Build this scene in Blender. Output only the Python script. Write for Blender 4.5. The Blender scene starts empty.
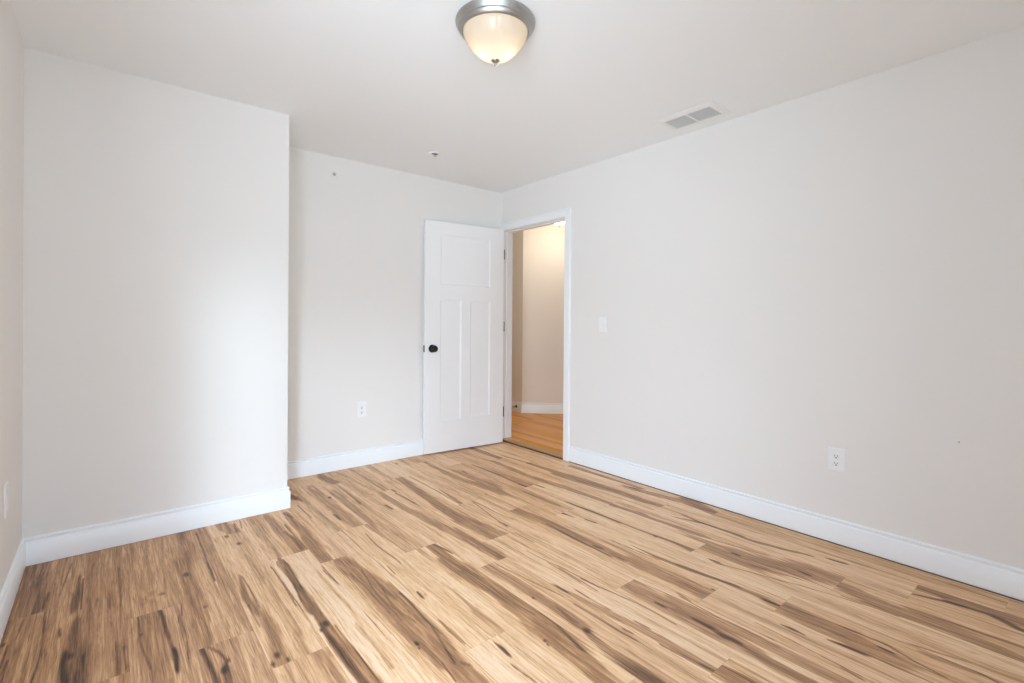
import bpy, bmesh, math, random
import numpy as np
from mathutils import Vector, Matrix

scene = bpy.context.scene
col = scene.collection

# ------------------------------------------------------------------ camera
CAM_H = 1.1668
cam_d = bpy.data.cameras.new('camera')
cam = bpy.data.objects.new('camera', cam_d)
col.objects.link(cam)
cam_d.sensor_fit = 'HORIZONTAL'
cam_d.sensor_width = 36.0
cam_d.lens = 491.32 * 36.0 / 1024.0
cam_d.shift_y = -(341.5 - 323.505) / 1024.0
cam_d.clip_start = 0.02
_f = Vector((0.63599755, 0.77168591, -0.00282492))
_r = Vector((0.77168227, -0.63596853, 0.00710651))
_u = Vector((-0.00368743, 0.00669966, 0.99997076))
cam.matrix_world = Matrix(((_r.x, _u.x, -_f.x, 0), (_r.y, _u.y, -_f.y, 0),
                           (_r.z, _u.z, -_f.z, CAM_H), (0, 0, 0, 1)))
scene.camera = cam

# ------------------------------------------------------------------ render look, sky, daylight
vs = scene.view_settings
vs.view_transform = 'Standard'
vs.look = 'None'
vs.gamma = 1.0
vs.use_curve_mapping = False
vs.exposure = 0.0
scene.cycles.use_denoising = True
scene.cycles.max_bounces = 14
scene.cycles.diffuse_bounces = 8
scene.cycles.glossy_bounces = 4
scene.cycles.sample_clamp_indirect = 6.0

SKY = 26.8
SUN = 1.75
YR_ = -0.80
world = bpy.data.worlds.new('world')
scene.world = world
world.use_nodes = True
wnt = world.node_tree
bg = wnt.nodes['Background']
w_tc = wnt.nodes.new('ShaderNodeTexCoord')
w_sp = wnt.nodes.new('ShaderNodeSeparateXYZ')
wnt.links.new(w_tc.outputs['Generated'], w_sp.inputs[0])
w_mr = wnt.nodes.new('ShaderNodeMapRange')
w_mr.inputs['From Min'].default_value = -1
w_mr.inputs['From Max'].default_value = 1
wnt.links.new(w_sp.outputs['Z'], w_mr.inputs['Value'])
w_rp = wnt.nodes.new('ShaderNodeValToRGB')        # input 0.5 = horizon; roofs and trees below about ten degrees
wnt.links.new(w_mr.outputs['Result'], w_rp.inputs['Fac'])
w_el = w_rp.color_ramp.elements
w_el[0].position = 0.0
w_el[0].color = (0.54, 0.645, 0.74, 1)
w_el[1].position = 1.0
w_el[1].color = (0.84, 1.02, 1.25, 1)
for p_, c_ in ((0.5, (0.355, 0.43, 0.495, 1)), (0.57, (0.32, 0.40, 0.475, 1)), (0.66, (0.63, 0.79, 0.99, 1))):
    e_ = w_el.new(p_)
    e_.color = c_
# sky shaped to even the right wall: bright towards rear left, dimmed elsewhere
w_dot = wnt.nodes.new('ShaderNodeVectorMath')
w_dot.operation = 'DOT_PRODUCT'
w_dot.inputs[1].default_value = (-0.40, -0.917, 0.0)
wnt.links.new(w_tc.outputs['Generated'], w_dot.inputs[0])
w_az = wnt.nodes.new('ShaderNodeMapRange')
w_az.interpolation_type = 'SMOOTHSTEP'
w_az.inputs['From Min'].default_value = 0.42
w_az.inputs['From Max'].default_value = 0.99
w_az.inputs['To Min'].default_value = SKY * 0.11
w_az.inputs['To Max'].default_value = SKY
wnt.links.new(w_dot.outputs['Value'], w_az.inputs['Value'])
wnt.links.new(w_rp.outputs['Color'], bg.inputs['Color'])
wnt.links.new(w_az.outputs['Result'], bg.inputs['Strength'])

# hazy low sun grazing in through the left window
sun_d = bpy.data.lights.new('sun', 'SUN')
sun_d.energy = SUN
sun_d.angle = math.radians(11.0)
sun_d.color = (0.68, 0.86, 1.0)
sun = bpy.data.objects.new('sun', sun_d)
col.objects.link(sun)
sun.location = (-2.0, -5.0, 3.0)
sun.rotation_euler = Vector((0.34, 1.0, -0.225)).to_track_quat('-Z', 'Y').to_euler()

# the window openings: left wall (y range), wall behind the camera (x range), sill and head heights
WL0, WL1, WR0, WR1, WZ0, WZ1 = -0.62, 0.95, -0.10, 0.3, 0.45, 2.10


def portal(loc, rot, sx, sy):
    """guides the sampling of the sky through a window opening; a portal gives no light of its own"""
    d = bpy.data.lights.new('daylight', 'AREA')
    d.shape = 'RECTANGLE'
    d.size = sx
    d.size_y = sy
    d.cycles.is_portal = True
    o = bpy.data.objects.new('daylight', d)
    col.objects.link(o)
    o.location = loc
    o.rotation_euler = rot


portal((-0.305 - 0.21, (WL0 + WL1) / 2, (WZ0 + WZ1) / 2), (0, -math.pi / 2, 0), WZ1 - WZ0, WL1 - WL0)
portal(((WR0 + WR1) / 2, YR_ - 0.21, (WZ0 + WZ1) / 2), (math.pi / 2, 0, 0), WR1 - WR0, WZ1 - WZ0)

# ------------------------------------------------------------------ dimensions
H = 2.44
XR = 3.0014     # right wall face
YF = 3.2411     # front face of the boxed-out closet wall
XB = 0.870      # its outer corner
YB = 3.8232     # back wall face
XL = -0.305     # left wall face
YR = YR_      # wall behind the camera
WT = 0.115      # inner wall thickness
EW = 0.20       # exterior wall thickness
DO0, DO1, DZ = 2.937, 3.785, 2.062   # door opening in the right wall
HX = 4.03       # hall far wall
HZ = 0.022      # hall floor level


# ------------------------------------------------------------------ materials
def new_mat(name):
    m = bpy.data.materials.new(name)
    m.use_nodes = True
    nt = m.node_tree
    return m, nt, nt.nodes['Principled BSDF']


def paint(name, color, rough, bump=0.0, scale=220.0, spec=0.35):
    m, nt, b = new_mat(name)
    b.inputs['Roughness'].default_value = rough
    b.inputs['Specular IOR Level'].default_value = spec
    tc = nt.nodes.new('ShaderNodeTexCoord')
    n = nt.nodes.new('ShaderNodeTexNoise')
    n.inputs['Scale'].default_value = 1.3
    n.inputs['Detail'].default_value = 3
    nt.links.new(tc.outputs['Object'], n.inputs['Vector'])
    mx = nt.nodes.new('ShaderNodeMix')
    mx.data_type = 'RGBA'
    mx.inputs['A'].default_value = (*[c * 0.985 for c in color], 1)
    mx.inputs['B'].default_value = (*[min(1, c * 1.015) for c in color], 1)
    nt.links.new(n.outputs['Fac'], mx.inputs['Factor'])
    nt.links.new(mx.outputs['Result'], b.inputs['Base Color'])
    if bump:
        n2 = nt.nodes.new('ShaderNodeTexNoise')
        n2.inputs['Scale'].default_value = scale
        n2.inputs['Detail'].default_value = 2
        nt.links.new(tc.outputs['Object'], n2.inputs['Vector'])
        bp = nt.nodes.new('ShaderNodeBump')
        bp.inputs['Strength'].default_value = bump
        bp.inputs['Distance'].default_value = 0.001
        nt.links.new(n2.outputs['Fac'], bp.inputs['Height'])
        nt.links.new(bp.outputs['Normal'], b.inputs['Normal'])
    return m


def plain(name, color, rough, metal=0.0, noise=0.0):
    m, nt, b = new_mat(name)
    b.inputs['Roughness'].default_value = rough
    b.inputs['Metallic'].default_value = metal
    b.inputs['Base Color'].default_value = (*color, 1)
    tc = nt.nodes.new('ShaderNodeTexCoord')
    n = nt.nodes.new('ShaderNodeTexNoise')
    n.inputs['Scale'].default_value = 60
    nt.links.new(tc.outputs['Object'], n.inputs['Vector'])
    mr = nt.nodes.new('ShaderNodeMapRange')
    mr.inputs['To Min'].default_value = max(0.02, rough - 0.05)
    mr.inputs['To Max'].default_value = min(1, rough + 0.05)
    nt.links.new(n.outputs['Fac'], mr.inputs['Value'])
    nt.links.new(mr.outputs['Result'], b.inputs['Roughness'])
    return m


M_WALL = paint('wall_paint', (0.858, 0.842, 0.822), 0.75, 0.15)
M_CEIL = paint('ceiling_paint', (0.92, 0.945, 0.965), 0.9, 0.12)
M_TRIM = paint('trim_paint', (0.915, 0.935, 0.955), 0.35, spec=0.5)
M_DOOR = paint('door_paint', (0.95, 0.965, 0.985), 0.4, 0.05, 300, spec=0.5)
M_HALL = paint('hall_paint', (0.90, 0.86, 0.80), 0.75, 0.1)
M_PLASTIC = plain('white_plastic', (0.905, 0.91, 0.925), 0.3)
M_IVORY = plain('receptacle_plastic', (0.88, 0.88, 0.89), 0.35)
M_SLOT = plain('dark_slot', (0.035, 0.033, 0.032), 0.6)
M_BLACK = plain('black_metal', (0.014, 0.013, 0.013), 0.38, 0.3)
M_HINGE = plain('dark_nickel', (0.22, 0.20, 0.19), 0.4, 0.9)
M_NICKEL = plain('brushed_nickel', (0.44, 0.43, 0.415), 0.40, 1.0)
M_DARKGAP = plain('gap_shade', (0.055, 0.032, 0.02), 0.6)  # dark slab colour carries the shade of the gaps under baseboard and boards
M_STEEL = plain('satin_chrome', (0.55, 0.55, 0.55), 0.25, 1.0)
M_RUBBER = plain('white_rubber', (0.75, 0.73, 0.70), 0.6)
M_VENT = plain('vent_enamel', (0.88, 0.885, 0.88), 0.4)
M_DUCT = plain('duct_shade', (0.16, 0.15, 0.145), 0.8)


# ------------------------------------------------------------------ mesh helpers
def add_box(bm, x0, x1, y0, y1, z0, z1, bevel=0.0):
    vs_ = [bm.verts.new(c) for c in ((x0, y0, z0), (x1, y0, z0), (x1, y1, z0), (x0, y1, z0),
                                     (x0, y0, z1), (x1, y0, z1), (x1, y1, z1), (x0, y1, z1))]
    fs = [bm.faces.new([vs_[i] for i in f]) for f in
          ((3, 2, 1, 0), (4, 5, 6, 7), (0, 1, 5, 4), (1, 2, 6, 5), (2, 3, 7, 6), (3, 0, 4, 7))]
    if bevel:
        es = list({e for f in fs for e in f.edges})
        bmesh.ops.bevel(bm, geom=es, offset=bevel, segments=2, affect='EDGES', profile=0.6)


def add_lathe(bm, prof, seg=48, axis=(0, 0, 1), origin=(0, 0, 0)):
    """prof: list of (radius, height along axis); closed at the ends when radius is 0."""
    q = Vector((0, 0, 1)).rotation_difference(Vector(axis))
    og = Vector(origin)
    rings = []
    for r, h in prof:
        if r < 1e-6:
            rings.append([bm.verts.new(og + q @ Vector((0, 0, h)))])
        else:
            rings.append([bm.verts.new(og + q @ Vector((r * math.cos(2 * math.pi * k / seg),
                                                        r * math.sin(2 * math.pi * k / seg), h)))
                          for k in range(seg)])
    for a, b in zip(rings, rings[1:]):
        for k in range(seg):
            k2 = (k + 1) % seg
            if len(a) == 1 and len(b) == 1:
                continue
            if len(a) == 1:
                bm.faces.new((a[0], b[k2], b[k]))
            elif len(b) == 1:
                bm.faces.new((a[k], a[k2], b[0]))
            else:
                bm.faces.new((a[k], a[k2], b[k2], b[k]))


def add_sweep(bm, prof, path):
    """prof: closed polygon of (out, z) points; path: list of (x, y, ox, oy): point and outward (mitred) offset vector."""
    rings = []
    for (x, y, ox, oy) in path:
        rings.append([bm.verts.new((x + ox * o, y + oy * o, z)) for o, z in prof])
    n = len(prof)
    for a, b in zip(rings, rings[1:]):
        for k in range(n):
            k2 = (k + 1) % n
            bm.faces.new((a[k], a[k2], b[k2], b[k]))
    bm.faces.new(rings[0])
    bm.faces.new(list(reversed(rings[-1])))


def link(name, bm, mat, parent=None, smooth=None):
    bmesh.ops.recalc_face_normals(bm, faces=bm.faces[:])
    me = bpy.data.meshes.new(name)
    bm.to_mesh(me)
    bm.free()
    for m in (mat if isinstance(mat, (list, tuple)) else [mat]):
        me.materials.append(m)
    o = bpy.data.objects.new(name, me)
    col.objects.link(o)
    if parent is not None:
        o.parent = parent
    if smooth is not None:
        me.polygons.foreach_set('use_smooth', [True] * len(me.polygons))
        me.set_sharp_from_angle(angle=math.radians(smooth))
    return o


def struct(name, bm, mat, parent=None, smooth=None):
    o = link(name, bm, mat, parent, smooth)
    if parent is None:
        o['kind'] = 'structure'
    return o


def thing(name, label, cat, loc, basis=None, group=None):
    o = bpy.data.objects.new(name, None)
    o.empty_display_size = 0.05
    col.objects.link(o)
    if basis is None:
        o.location = loc
    else:
        o.matrix_world = Matrix.Translation(loc) @ basis
    o['label'] = label
    o['category'] = cat
    if group:
        o['group'] = group
    return o


# ================================================================== STRUCTURE
# ---- walls
bm = bmesh.new()                                  # right wall with the door opening
add_box(bm, XR, XR + WT, YR - EW, DO0, 0, H)
add_box(bm, XR, XR + WT, DO1, 6.0, 0, H)
add_box(bm, XR, XR + WT, DO0, DO1, DZ, H)
wall_right = struct('wall_right', bm, M_WALL)
bm = bmesh.new()                                  # small nail hole left in the paint
add_lathe(bm, [(0, 0.0002), (0.0032, 0.0002), (0.0025, 0.0006), (0, 0.0007)], 12, (-1, 0, 0), (XR, 0.429, 0.634))
link('nail_hole', bm, plain('nail_hole_grey', (0.30, 0.29, 0.28), 0.8), wall_right)

bm = bmesh.new()
add_box(bm, XL - EW, XR, YB, YB + WT, 0, H)
struct('wall_back', bm, M_WALL)

bm = bmesh.new()                                  # boxed-out closet wall: front face and return
bm_pts = [(XL, YF), (XB, YF), (XB, YB), (XL, YB)]
lo = [bm.verts.new((x, y, 0)) for x, y in bm_pts]
hi = [bm.verts.new((x, y, H)) for x, y in bm_pts]
for k in range(4):
    bm.faces.new((lo[k], lo[(k + 1) % 4], hi[(k + 1) % 4], hi[k]))
bm.faces.new(lo)
bm.faces.new(hi)
es = [e for e in bm.edges if all(abs(v.co.x - XB) < 1e-4 and abs(v.co.y - YF) < 1e-4 for v in e.verts)]
bmesh.ops.bevel(bm, geom=es, offset=0.004, segments=3, affect='EDGES', profile=0.5)
struct('wall_closet', bm, M_WALL)

bm = bmesh.new()                                  # left wall with its window opening, left of the photo
add_box(bm, XL - EW, XL, YR - EW, WL0, 0, H)
add_box(bm, XL - EW, XL, WL1, YB, 0, H)
add_box(bm, XL - EW, XL, WL0, WL1, 0, WZ0)
add_box(bm, XL - EW, XL, WL0, WL1, WZ1, H)
struct('wall_left', bm, M_WALL)

bm = bmesh.new()                                  # wall behind the camera with its window opening
add_box(bm, XL, WR0, YR - EW, YR, 0, H)
add_box(bm, WR1, XR, YR - EW, YR, 0, H)
add_box(bm, WR0, WR1, YR - EW, YR, 0, WZ0)
add_box(bm, WR0, WR1, YR - EW, YR, WZ1, H)
struct('wall_rear', bm, M_WALL)

bm = bmesh.new()
add_box(bm, XL - EW, XR + WT, YR - EW, YB + WT, H, H + 0.12)
struct('ceiling', bm, M_CEIL)

# ---- hall beyond the door
AX, AY = 0.745, -0.667                            # direction of the angled hall wall
bm = bmesh.new()
add_box(bm, HX, HX + WT, 4.68, 6.0, 0, H)
struct('wall_hall', bm, M_HALL)
ex, ey = HX + AX * 1.55, 4.68 + AY * 1.55
bm = bmesh.new()
nx, ny = 0.667, 0.745
quad = [(HX, 4.68), (ex, ey), (ex + nx * WT, ey + ny * WT), (HX + WT, 4.68 + 0.06)]
lo = [bm.verts.new((x, y, 0)) for x, y in quad]
hi = [bm.verts.new((x, y, H)) for x, y in quad]
for k in range(4):
    bm.faces.new((lo[k], lo[(k + 1) % 4], hi[(k + 1) % 4], hi[k]))
bm.faces.new(lo)
bm.faces.new(hi)
struct('wall_hall_angled', bm, M_HALL)
bm = bmesh.new()
add_box(bm, ex, ex + WT, 1.6, ey, 0, H)
struct('wall_hall_far', bm, M_HALL)
bm = bmesh.new()
add_box(bm, XR + WT, ex + WT, 1.6 - WT, 1.6, 0, H)
struct('wall_hall_near', bm, M_HALL)
bm = bmesh.new()
add_box(bm, XR + WT, HX + WT, 6.0, 6.0 + WT, 0, H)
struct('wall_hall_end', bm, M_HALL)
bm = bmesh.new()
add_box(bm, XR + WT, ex + WT, 1.6 - WT, 6.0 + WT, H, H + 0.12)
struct('ceiling_hall', bm, M_CEIL)

# ---- baseboards
T = 0.014
BB = [(0, 0.006), (T, 0.006), (T, 0.106), (T - 0.002, 0.109), (T - 0.0065, 0.112), (T - 0.007, 0.118),
      (T - 0.003, 0.123), (T - 0.004, 0.129), (T - 0.009, 0.133), (0, 0.133)]


def baseboard(name, path, mat=M_TRIM, dz=0.0, gap=0.002):
    b = bmesh.new()
    add_sweep(b, [(o, (gap if z < 0.05 else z) + dz) for o, z in BB], path)
    return struct(name, b, mat, smooth=40)


CW = 0.068                                        # casing width
baseboard('baseboard_right', [(XR, YR, -1, 1), (XR, DO0 - CW, -1, 0)], gap=0.008)
baseboard('baseboard_back', [(XB, YB, 1, -1), (XR, YB, -1, -1)])
baseboard('baseboard_closet', [(XL, YF, 1, -1), (XB, YF, 1, -1), (XB, YB, 1, -1)])
baseboard('baseboard_left', [(XL, YR, 1, 1), (XL, YF, 1, -1)])
baseboard('baseboard_hall', [(HX, 5.98, -1, 0), (HX, 4.68, -0.93, -0.36), (ex, ey, -0.667, -0.745)], dz=HZ)
baseboard('baseboard_rear', [(XL, YR, 1, 1), (XR, YR, -1, 1)])

# ---- door casing and jamb (one trim set)
trim = bpy.data.objects.new('trim_1', None)
col.objects.link(trim)
trim.location = (XR, (DO0 + DO1) / 2, 0)
trim['kind'] = 'structure'


def tpart(name, bm, mat=M_TRIM, smooth=None):
    o = link(name, bm, mat, None, smooth)
    o.parent = trim
    o.matrix_parent_inverse = Matrix.Translation(trim.location).inverted()
    return o


R_ = 0.006                                        # reveal between jamb edge and casing
CP = [(0.0, 0.0), (0.0, 0.010), (0.004, 0.014), (CW - 0.018, 0.015), (CW - 0.014, 0.019), (CW - 0.004, 0.019),
      (CW, 0.016), (CW, 0.0)]                     # (across width from the opening, out from the wall)


def casing(name, pts):
    """pts: two (y, z, dirY, dirZ) stations; dir is the (mitred) outward direction across the casing"""
    b = bmesh.new()
    rings = []
    for (y, z, dy, dz_) in pts:
        rings.append([b.verts.new((XR - o, y + dy * w, z + dz_ * w)) for w, o in CP])
    n = len(CP)
    for k in range(n):
        k2 = (k + 1) % n
        b.faces.new((rings[0][k], rings[0][k2], rings[1][k2], rings[1][k]))
    b.faces.new(rings[0])
    b.faces.new(list(reversed(rings[1])))
    return tpart(name, b, smooth=30)


y0, y1, zt = DO0 + 0.0, DO1 - 0.0, DZ
casing('casing_upright', [(y0, 0.002, -1, 0), (y0, zt, -1, 1)])
casing('casing_upright', [(y1, 0.002, 1, 0), (y1, zt, 1, 1)])
casing('casing_head', [(y0, zt, -1, 1), (y1, zt, 1, 1)])
JT = 0.004
for nm, bx in (('jamb', (XR - 0.001, XR + WT + 0.001, DO0, DO0 + JT, 0.002, DZ)),
               ('jamb', (XR - 0.001, XR + WT + 0.001, DO1 - JT, DO1, 0.002, DZ)),
               ('jamb_head', (XR - 0.001, XR + WT + 0.001, DO0, DO1, DZ - JT, DZ))):
    bm = bmesh.new()
    add_box(bm, *bx)
    tpart(nm, bm)
bm = bmesh.new()
add_box(bm, XR + 0.042, XR + 0.075, DO1 - JT - 0.006, DO1 - JT, HZ, DZ - JT, 0.002)
tpart('door_stop_strip', bm)
bm = bmesh.new()
add_box(bm, XR + 0.042, XR + 0.075, DO0 + JT, DO0 + JT + 0.010, HZ, DZ - JT, 0.002)
tpart('door_stop_strip', bm)
bm = bmesh.new()
add_box(bm, XR + 0.042, XR + 0.075, DO0 + JT + 0.010, DO1 - JT - 0.010, DZ - JT - 0.010, DZ - JT, 0.002)
tpart('door_stop_head', bm)

# ---- wood floors: each floor is one mesh whose boards are its surface pattern
BW = 0.1838                                       # board width; boards run along y
_rng = np.random.RandomState(7)
_LAT = _rng.rand(256, 256)


def vnoise(u, v):
    """smooth 2-D value noise in 0..1"""
    u = np.asarray(u, float)
    v = np.asarray(v, float)
    iu, iv = np.floor(u).astype(int), np.floor(v).astype(int)
    fu, fv = u - iu, v - iv
    fu, fv = fu * fu * (3 - 2 * fu), fv * fv * (3 - 2 * fv)
    a = _LAT[iu % 256, iv % 256]
    b = _LAT[(iu + 1) % 256, iv % 256]
    c = _LAT[iu % 256, (iv + 1) % 256]
    d = _LAT[(iu + 1) % 256, (iv + 1) % 256]
    return (a * (1 - fu) + b * fu) * (1 - fv) + (c * (1 - fu) + d * fu) * fv


def sstep(a, b, x):
    t = np.clip((x - a) / (b - a), 0, 1)
    return t * t * (3 - 2 * t)


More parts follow.
